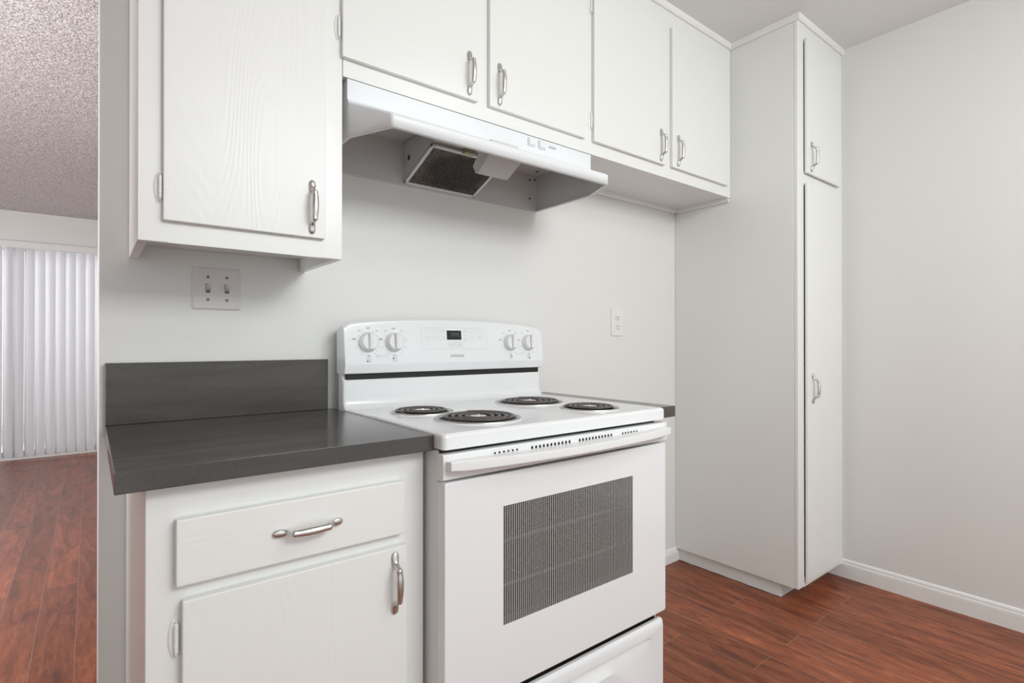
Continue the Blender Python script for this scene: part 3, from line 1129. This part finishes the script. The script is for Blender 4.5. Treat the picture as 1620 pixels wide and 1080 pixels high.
# rear upsweep
arc = []
rad = 0.030
for k in range(9):
    a = PI / 2 * k / 8
    arc.append((-0.085 - rad + rad * math.sin(a), ZS + rad - rad * math.cos(a)))
prof = [(-0.150, ZS - 0.0005)] + arc + [(-0.0845, 1.003), (-0.081, 1.0095), (-0.072, 1.010), (-0.072, ZS - 0.02), (-0.150, ZS - 0.02)]
xs0, xs1 = SX0 - 0.002, SX1 - 0.003
n = len(prof)
rings = []
for x, sh in ((xs0, 0.006), (xs0 + 0.002, 0.002), (xs0 + 0.007, 0.0), (xs1 - 0.007, 0.0), (xs1 - 0.002, 0.002), (xs1, 0.006)):
    rings.append([(x, y + (sh if y < -0.075 else 0), z - (sh if z > 1.0 else 0)) for y, z in prof])
ring_loft(bm, rings)
obj('cooktop', bm, M['enamel'], rg, 15, weld=True)
# seam shadow gap between cooktop and front: black strip as painted shade
bm = BM()
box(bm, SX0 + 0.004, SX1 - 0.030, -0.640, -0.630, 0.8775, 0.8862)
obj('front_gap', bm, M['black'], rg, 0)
bm = BM()
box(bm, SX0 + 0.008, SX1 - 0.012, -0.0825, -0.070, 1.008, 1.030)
obj('rear_vent_slot', bm, M['black'], rg, 0)  # black box paints in the shade below the backguard

# ---- burners
for bx, by, br, kind in BURN:
    bm = BM()
    R = br + 0.012
    z0_ = ZS + 0.003
    lathe(bm, [(R, z0_ - 0.0004), (R - 0.0006, z0_ + 0.0012), (R - 0.004, z0_ + 0.0022), (R - 0.009, z0_ + 0.0014), (R - 0.012, z0_ - 0.003)], (bx, by, 0), 'z', 48, False)
    pan = obj('drip_pan', bm, M['pan'], rg, 40)
    bm = BM()
    lathe(bm, [(R - 0.012, z0_ - 0.003), (br * 0.86, ZS - 0.014), (br * 0.45, ZS - 0.020), (0.012, ZS - 0.020)], (bx, by, 0), 'z', 48, False)
    obj('drip_bowl', bm, M['bowl'], pan, 40)
    pan['label'] = 'chrome drip pan under a %s coil burner' % ('large' if kind == 'big' else 'small')
    # spiral element
    bm = BM()
    turns = 4.1 if kind == 'big' else 3.2
    r_in = 0.026
    rt = 0.0040
    N = int(turns * 40)
    pts = []
    a0 = random.uniform(0, 2 * PI) if kind == 'small' else 0.6
    for k in range(N + 1):
        f = k / N
        r = r_in + (br - rt - r_in) * f
        a = a0 + turns * 2 * PI * f
        pts.append((bx + r * math.cos(a), by + r * math.sin(a), 0.9258))
    e = pts[-1]
    a = a0 + turns * 2 * PI
    for k in range(1, 5):
        pts.append((e[0] - math.sin(a) * 0.008 * k, e[1] + math.cos(a) * 0.008 * k, 0.9258 - 0.0028 * k * k * 0.5))
    tube(bm, pts, rt, 8, 0.78)
    el = obj('coil_element', bm, M['coil'], rg, 50)
    bm = BM()
    for k in range(3):
        a = a0 + k * 2 * PI / 3 + 0.4
        ux, uy = math.cos(a), math.sin(a)
        p = [Vector((bx + ux * rr_ - uy * w, by + uy * rr_ + ux * w, z)) for rr_, w, z in
             ((0.012, -0.001, 0.9218), (br - 0.003, -0.001, 0.9218), (br - 0.003, 0.001, 0.9218), (0.012, 0.001, 0.9218))]
        ring_loft(bm, [[tuple(q_) for q_ in p], [(q_.x, q_.y, q_.z - 0.010) for q_ in p]])
    obj('coil_bracket', bm, M['chrome'], el, 20)
    bm = BM()
    mr = 0.024
    lathe(bm, [(mr, 0.9225), (mr, 0.9258), (mr - 0.003, 0.9271), (0.010, 0.9276), (0.0065, 0.9266), (0.0060, 0.9284), (0.0035, 0.9294), (0.0008, 0.9294)], (bx, by, 0), 'z', 28)
    obj('coil_medallion', bm, M['chrome'], el, 30)

# ---- backguard
BGC = 1.078
bm = BM()
NX = 40
x0, x1 = 0.688, 1.470
rings = []
for i in range(NX + 1):
    x = x0 + (x1 - x0) * i / NX
    u = (x - BGC) / 0.391
    zt_ = 1.203 - 0.021 * u * u
    ed = min(x - x0, x1 - x) / 0.022
    if ed < 1:
        zt_ -= 0.012 * (1 - math.sqrt(max(0.0, 1 - (1 - ed) ** 2)))
    zf = zt_ - 0.013
    rings.append([(x, -0.030, 1.0265), (x, -0.091, 1.0265), (x, -0.0945, 1.029), (x, -0.1000, 1.052), (x, -0.1000, 1.057), (x, -0.0880, zf),
                  (x, -0.0855, zf + 0.006), (x, -0.080, zf + 0.0105), (x, -0.073, zt_), (x, -0.064, zt_ - 0.001), (x, -0.030, zt_ - 0.012)])
ring_loft(bm, rings)
bg = obj('backguard', bm, M['enamel'], rg, 25)
bm = BM()
box(bm, 0.6895, 1.466, -0.0715, -0.040, 0.880, 1.028, 0.001, 1)
obj('rear_panel', bm, M['enamel_soft'], bg, 30)
LEAN = math.atan2(0.012, 0.128)


def face_y(z, off=0.0):
    return -0.1000 + (z - 1.057) * (0.012 / 0.128) - off


KN = [(0.762, 1.122), (0.848, 1.122), (1.313, 1.122), (1.400, 1.122)]
bm = BM()
lathe(bm, [(0.0300, 0.0), (0.0300, 0.004), (0.0285, 0.006), (0.0262, 0.0165), (0.0235, 0.0195), (0.0005, 0.0200)], (0, 0, 0), 'y', 40)
ring_loft(bm, [[(-0.0062, -0.014, -0.0245), (0.0062, -0.014, -0.0245), (0.0062, -0.014, 0.0262), (-0.0062, -0.014, 0.0262)],
               [(-0.0058, -0.024, -0.0235), (0.0058, -0.024, -0.0235), (0.0058, -0.029, 0.0255), (-0.0058, -0.029, 0.0255)],
               [(-0.0042, -0.026, -0.0220), (0.0042, -0.026, -0.0220), (0.0042, -0.031, 0.0240), (-0.0042, -0.031, 0.0240)]])
knob0 = obj('control_knob', bm, M['enamel_soft'], bg, 40, at=(KN[0][0], face_y(KN[0][1]), KN[0][1]), rot=(-LEAN, 0, 0))
for kx, kz in KN[1:]:
    inst('control_knob', knob0.data, (kx, face_y(kz), kz), bg, (-LEAN, 0, 0))


def on_face(name, bm, x, z, mat, off=0.0006):
    return obj(name, bm, mat, bg, 0, at=(x, face_y(z, off), z), rot=(-LEAN, 0, 0))


for i, (kx, kz) in enumerate(KN):
    bm = BM()
    for k in range(-11, 12):
        a = PI / 2 + k * PI / 13.2
        if abs(k) < 2:
            continue
        w = 0.00035 if k % 2 else 0.0006
        r0, r1 = 0.0345, 0.0358 if k % 2 else 0.0368
        ca, sa = math.cos(a), math.sin(a)
        v = [bm.verts.new((r * ca - s * sa, 0, r * sa + s * ca)) for r, s in ((r0, -w), (r1, -w), (r1, w), (r0, w))]
        bm.faces.new(v)
    for body, ang, rr in (('HI', 52, .045), ('8', 12, .043), ('6', -24, .043), ('4', -58, .043), ('2', 238, .043), ('3', 204, .043), ('LO', 128, .045), ('MED', 168, .0455)):
        a = math.radians(ang)
        text_into(bm, body, 0.0062, rr * math.cos(a), rr * math.sin(a), 0)
    text_into(bm, 'OFF', 0.0068, 0, 0.0430, 0)
    text_into(bm, 'MED', 0.0055, 0, -0.0425, 0)
    on_face('dial_marking', bm, kx, kz, M['ink'])
    bm = BM()
    spot = [(-1, -1), (-1, 1), (1, 1), (1, -1)][i]
    for sx in (-1, 1):
        for sz in (-1, 1):
            c = (sx * 0.0042, sz * 0.0040)
            if (sx, sz) == spot:
                lathe(bm, [(0.0030, 0.0), (0.0030, 0.0003)], (c[0], 0, c[1]), 'y', 14)
            else:
                n = 12
                for q_ in range(n):
                    a, b_ = 2 * PI * q_ / n, 2 * PI * (q_ + 1) / n
                    v = [bm.verts.new((c[0] + r * math.cos(t_), 0, c[1] + r * math.sin(t_))) for r, t_ in ((0.0026, a), (0.0031, a), (0.0031, b_), (0.0026, b_))]
                    bm.faces.new(v)
    on_face('burner_icon', bm, kx, kz - 0.0545, M['ink'])
for xm_ in (0.805, 1.3565):
    bm = BM()
    text_into(bm, 'PUSH TO TURN', 0.0050, 0, 0, 0)
    on_face('dial_lettering', bm, xm_, 1.0795, M['ink_pale'])
bm = BM()
text_into(bm, 'AMANA', 0.0135, 0, 0, 0, spacing=1.25)
on_face('brand_lettering', bm, 1.081, 1.0755, M['ink'])
# control panel
bm = BM()
PW, PZ0, PZ1 = 0.131, 1.099, 1.171
PCX = 1.076
zc = (PZ0 + PZ1) / 2
frame_xz(bm, -PW, PW, PZ0 - zc, PZ1 - zc, 0, 0.0006)
on_face('panel_outline', bm, PCX, zc, M['ink_pale'], 0.0004)
bm = BM()
box(bm, -0.0288, 0.0288, -0.0006, 0.0, -0.0158, 0.0158)
ds = on_face('display', bm, 1.0715, 1.1465, M['display'], 0.0002)
bm = BM()
text_into(bm, 'TIME', 0.0175, 0.003, 0.001, -0.0008)
dt = obj('display_digits', bm, M['led'], bg, 0, at=(1.0715, face_y(1.1465, 0.0004), 1.1465), rot=(-LEAN, 0, 0))


def button(x0, x1, z0, z1, lines, mat=M['ink_light'], ink=M['ink_pale']):
    cx, cz = (x0 + x1) / 2, (z0 + z1) / 2
    bm = BM()
    frame_xz(bm, x0 - cx, x1 - cx, z0 - cz, z1 - cz, 0, 0.0008)
    b_ = on_face('panel_button', bm, cx, cz, mat, 0.0004)
    bm = BM()
    k = len(lines)
    for i, s in enumerate(lines):
        text_into(bm, s, 0.0046 if k == 1 else 0.0038, 0, (k - 1) * 0.0022 - i * 0.0044, 0)
    on_face('button_lettering', bm, cx, cz, ink, 0.0006)


bw = 0.0275
for i, s in enumerate((['BAKE'], ['BROIL'], ['WARM'])):
    button(0.9575 + i * bw, 0.9575 + (i + 1) * bw, 1.1530, 1.1665, s)
for i, s in enumerate((['COOK', 'TIME'], ['START', 'TIME'], ['OVEN', 'LIGHT'])):
    button(0.9590 + i * bw, 0.9590 + (i + 1) * bw, 1.1300, 1.1435, s)
button(1.1345, 1.1605, 1.1510, 1.1665, ['TIMER', 'SET'])
button(1.1605, 1.1865, 1.1510, 1.1665, ['CLOCK'])
button(1.1355, 1.1620, 1.1310, 1.1450, ['HOLD'])
button(1.1620, 1.1885, 1.1310, 1.1450, ['OVEN', 'LOCK'])
button(1.0480, 1.0765, 1.1070, 1.1225, ['START'], M['ink_pale'], M['ink'])
button(1.0775, 1.1065, 1.1070, 1.1225, ['OFF', 'CANCEL'], M['ink_pale'], M['ink'])
bm = BM()
for s in (1, -1):
    c = 0.0155 * s
    o_, i_ = 0.0080, 0.0066
    to = [(-o_, c - s * 0.005), (o_, c - s * 0.005), (0, c + s * 0.007)]
    ti = [(-i_ * 0.86, c - s * 0.0042), (i_ * 0.86, c - s * 0.0042), (0, c + s * 0.0055)]
    for k in range(3):
        j = (k + 1) % 3
        v = [bm.verts.new((p[0], 0, p[1])) for p in (to[k], to[j], ti[j], ti[k])]
        bm.faces.new(v)
text_into(bm, 'TEMP TIME', 0.0042, 0, 0, 0)
on_face('arrow_keys', bm, 1.1175, 1.1465, M['ink_pale'])

# ---- oven door
bm = BM()
dx0, dx1, dz0, dz1, dy = 0.687, 1.463, 0.313, 0.8195, -0.668
wx0, wx1, wz0, wz1 = 0.844, 1.308, 0.467, 0.742
outer_l = rrect(dx0, dx1, dz0, dz1, 0, 0.006, 3)
lo = [[(p[0], -0.636, p[1]) for p in rrect(dx0 + 0.001, dx1 - 0.001, dz0 + 0.001, dz1 - 0.001, 0, 0.006, 3)],
      [(p[0], -0.662, p[1]) for p in outer_l],
      [(p[0], -0.6665, p[1]) for p in rrect(dx0 + 0.0012, dx1 - 0.0012, dz0 + 0.0012, dz1 - 0.0012, 0, 0.006, 3)],
      [(p[0], dy, p[1]) for p in rrect(dx0 + 0.004, dx1 - 0.004, dz0 + 0.004, dz1 - 0.004, 0, 0.005, 3)]]
ring_loft(bm, lo, True, False)
wl = [(wx0, dy, wz0), (wx1, dy, wz0), (wx1, dy, wz1), (wx0, dy, wz1)]
fill_poly(bm, lo[-1], [wl])
wb2 = [(p[0], -0.636, p[2]) for p in wl]
ring_loft(bm, [wl, wb2], True, False)
fill_poly(bm, lo[0], [wb2])
od = obj('oven_door', bm, M['enamel'], rg, 35)
bm = BM()
quad_xz(bm, wx0, wx1, wz0, wz1, dy + 0.0004)
wn = obj('door_window', bm, M['glass_screen'], od, 0)
wn['label'] = 'dark oven window with a fine grey dot screen'
# vent trim carrying the handle
bm = BM()
vx0, vx1, vz0, vz1 = 0.686, 1.4725, 0.8215, 0.8785
prof = [(-0.636, vz0), (-0.657, vz0), (-0.6625, vz0 + 0.003), (-0.664, vz0 + 0.008), (-0.664, vz1 - 0.003), (-0.662, vz1), (-0.636, vz1)]
extrude_x(bm, prof, vx0, vx1)
vt_ = obj('vent_trim', bm, M['enamel_soft'], od, 40)
for xa, xb, nn, zz, hh, ww in ((0.823, 0.888, 6, 0.8670, 0.0044, 0.0056), (0.935, 1.061, 11, 0.8652, 0.0090, 0.0062), (1.098, 1.221, 11, 0.8652, 0.0090, 0.0062), (1.269, 1.330, 6, 0.8645, 0.0080, 0.0058)):
    bm = BM()
    for k in range(nn):
        x = xa + (xb - xa) * k / (nn - 1)
        ww_, hh_ = ww / 2, hh / 2
        pts = rrect(x - ww_, x + ww_, zz - hh_, zz + hh_, 0, min(ww_, hh_) * 0.7, 3)
        ring_loft(bm, [[(p[0], -0.6640, p[1]) for p in pts], [(p[0], -0.6645, p[1]) for p in pts]])
    obj('vent_slot_row', bm, M['black'], vt_, 0)
bm = BM()
pts_o = rrect(0.812, 1.352, 0.8545, 0.8745, 0, 0.006, 4)
pts_i = rrect(0.8135, 1.3505, 0.8560, 0.8730, 0, 0.005, 4)
ring_loft(bm, [[(p[0], -0.6640, p[1]) for p in pts_o], [(p[0], -0.6650, p[1]) for p in pts_o], [(p[0], -0.6650, p[1]) for p in pts_i], [(p[0], -0.6640, p[1]) for p in pts_i]], True, False)
obj('vent_surround', bm, M['enamel_soft'], vt_, 30)
# bowed handle
bm = BM()
hx0, hx1 = 0.693, 1.464
rings = []
NH = 28
for i in range(NH + 1):
    f = i / NH
    x = hx0 + (hx1 - hx0) * f
    yo = -0.688 - 0.032 * (1 - (2 * f - 1) ** 2)
    zb = 0.8445 - 0.0005 * (1 - (2 * f - 1) ** 2)
    zt_ = 0.8690 - 0.0045 * (1 - (2 * f - 1) ** 2)
    e_ = 0.0
    if i in (0, NH):
        e_ = 0.0025
    rings.append([(x, -0.6635, zb + 0.002 + e_), (x, yo + 0.0035 + e_, zb + e_), (x, yo + 0.0008 + e_, zb + 0.0012 + e_), (x, yo + e_, zb + 0.004), (x, yo + e_, zt_ - 0.004),
                  (x, yo + 0.0008 + e_, zt_ - 0.0012 - e_), (x, yo + 0.0035 + e_, zt_ - e_), (x, -0.6635, zt_ - 0.002 - e_)])
ring_loft(bm, rings)
hd = obj('handle', bm, M['enamel_soft'], od, 24)

# ---- storage drawer with scooped grip
bm = BM()
gx0, gx1, gz0, gz1, gy = 0.690, 1.455, 0.050, 0.290, -0.667
lo = [[(p[0], -0.649, p[1]) for p in rrect(gx0, gx1, gz0, gz1, 0, 0.006, 3)],
      [(p[0], -0.658, p[1]) for p in rrect(gx0, gx1, gz0, gz1, 0, 0.006, 3)],
      [(p[0], -0.662, p[1]) for p in rrect(gx0 + .0015, gx1 - .0015, gz0 + .0015, gz1 - .003, 0, 0.006, 3)],
      [(p[0], gy, p[1]) for p in rrect(gx0 + .006, gx1 - .006, gz0 + .006, gz1 - .012, 0, 0.005, 3)]]
ring_loft(bm, lo, True, False)
sx0, sx1 = 0.772, 1.390
NS = 24
top, bot, back = [], [], []
for i in range(NS + 1):
    f = i / NS
    x = sx0 + (sx1 - sx0) * f
    d = 0.027 * min(1.0, math.sin(PI * f) * 1.25) ** 0.8
    top.append((x, gy, 0.2545))
    bot.append((x + 0.004 * (2 * f - 1), gy, 0.2100 if 0 < i < NS else 0.2110))
    back.append((x, gy + d, 0.2530 - 0.010 * (1 - min(1.0, math.sin(PI * f) * 1.25)) * 0.5))
fill_poly(bm, lo[-1], [top + bot[::-1]])
ring_loft(bm, [top, back, bot], closed=False, cap=False)
obj('storage_drawer', bm, M['enamel'], rg, 30)
bm = BM()
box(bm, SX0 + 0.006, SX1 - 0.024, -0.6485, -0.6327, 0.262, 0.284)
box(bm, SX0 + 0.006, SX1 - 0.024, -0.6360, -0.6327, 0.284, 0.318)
obj('drawer_gap', bm, M['black'], rg, 0)  # black boxes put the shade above and behind the drawer into colour
fill_poly(bm := BM(), lo[0], [])
obj('drawer_back', bm, M['enamel_soft'], rg, 0)

# ================================================================== switch and outlet
sw_ = thing('light_switch', 'double toggle light switch plate on the wall under the single-door cabinet', 'light switch', (0.3665, 0.0, 1.211))
bm = BM()
lo = [[(p[0], y, p[1]) for p in rrect(0.3075 + i, 0.4245 - i, 1.211 + i, 1.3245 - i, 0, 0.004, 4)] for y, i in ((-0.0003, 0), (-0.004, 0), (-0.0068, 0.005))]
ring_loft(bm, lo)
obj('wall_plate', bm, M['plate'], sw_, 30)
for tx in (0.3435, 0.3895):
    bm = BM()
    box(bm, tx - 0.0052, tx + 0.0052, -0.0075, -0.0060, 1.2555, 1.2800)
    sl = obj('switch_slot', bm, plain('switch_slot_shade', (0.16, 0.13, 0.11), 0.6) if tx < 0.36 else bpy.data.materials['switch_slot_shade'], sw_, 0)  # dark box painted as the shade inside the toggle slot
    bm = BM()
    ring_loft(bm, [[(tx - 0.0042, -0.007, 1.2620), (tx + 0.0042, -0.007, 1.2620), (tx + 0.0042, -0.007, 1.2755), (tx - 0.0042, -0.007, 1.2755)],
                   [(tx - 0.0036, -0.0175, 1.2690), (tx + 0.0036, -0.0175, 1.2690), (tx + 0.0036, -0.0165, 1.2785), (tx - 0.0036, -0.0165, 1.2785)]])
    obj('toggle', bm, M['toggle'], sl, 20)
    for zs in (1.2985, 1.2370):
        bm = BM()
        lathe(bm, [(0.0040, 0.0), (0.0040, 0.0008), (0.0030, 0.0018), (0.0004, 0.0020)], (tx, -0.0066, zs), 'y', 16)
        box(bm, tx - 0.003, tx + 0.003, -0.0089, -0.0084, zs - 0.0005, zs + 0.0005)
        obj('screw', bm, M['screw'], sw_, 30)

ol = thing('wall_outlet', 'white duplex outlet on the wall above the right back burner', 'outlet', (2.016, 0.0, 1.153))
bm = BM()
lo = [[(p[0], y, p[1]) for p in rrect(1.976 + i, 2.056 - i, 1.153 + i, 1.277 - i, 0, 0.004, 4)] for y, i in ((-0.0003, 0), (-0.004, 0), (-0.0068, 0.005))]
ring_loft(bm, lo)
obj('wall_plate', bm, M['outlet'], ol, 30)
for zc_ in (1.237, 1.194):
    bm = BM()
    pts = []
    for k in range(28):
        a = 2 * PI * k / 28
        pts.append((2.016 + 0.0175 * math.cos(a), zc_ + max(-0.0145, min(0.0145, 0.0175 * math.sin(a)))))
    ring_loft(bm, [[(x, -0.0065, z) for x, z in pts], [(x, -0.0088, z) for x, z in pts]])
    rc = obj('receptacle', bm, M['outlet'], ol, 30)
    bm = BM()
    box(bm, 2.016 - 0.0075, 2.016 - 0.0052, -0.0092, -0.0086, zc_ - 0.002, zc_ + 0.008)
    box(bm, 2.016 + 0.0052, 2.016 + 0.0075, -0.0092, -0.0086, zc_ - 0.001, zc_ + 0.007)
    lathe(bm, [(0.0028, 0.0), (0.0028, 0.0006)], (2.016, -0.0087, zc_ - 0.0085), 'y', 12)
    obj('outlet_slots', bm, M['black'], rc, 0)
bm = BM()
lathe(bm, [(0.0034, 0.0), (0.0034, 0.0008), (0.0004, 0.0016)], (2.016, -0.0067, 1.2155), 'y', 14)
obj('screw', bm, M['outlet'], ol, 30)

# ================================================================== vertical blinds
vb_ = thing('vertical_blinds', 'closed white vertical blinds over the patio door in the living room', 'blinds', (-0.45, 5.30, 0.0))
BXA, BXB = -1.78, 0.86
bm = BM()
box(bm, BXA, BXB, 5.262, 5.343, 2.028, 2.092, 0.003)
obj('headrail', bm, M['blindrail'], vb_, 30)
SP = 0.0765
ns = int((BXB - BXA) / SP)
bm = BM()
NSL = 8
wid = 0.089
rings = []
for zz in (0.0, 0.6, 1.2, 1.995):
    ring = []
    for k in range(NSL + 1):
        f = k / NSL - 0.5
        ring.append((wid * f, -0.007 * (1 - 4 * f * f), zz))
    rings.append(ring + [(p[0], p[1] + 0.0008, p[2]) for p in reversed(ring)])
ring_loft(bm, rings)
first = obj('slat', bm, M['slat'], vb_, 50, at=(BXA + 0.04, 5.290, 0.036), rot=(0, 0, math.radians(-30)))
for i in range(1, ns):
    x = BXA + 0.04 + SP * i
    inst('slat', first.data, (x, 5.290, 0.036 + random.uniform(-0.002, 0.002)), vb_, (0, 0, math.radians(-30 + random.uniform(-5, 5))))
bm = BM()
box(bm, -0.004, 0.004, -0.004, 0.004, 1.986, 1.998)
carrier = obj('slat_carrier', bm, M['blindrail'], first, 0, at=wpos(first))
slats = [o for o in vb_.children if o.name.startswith('slat') and o is not first]
for o in slats:
    inst('slat_carrier', carrier.data, wpos(o), o)
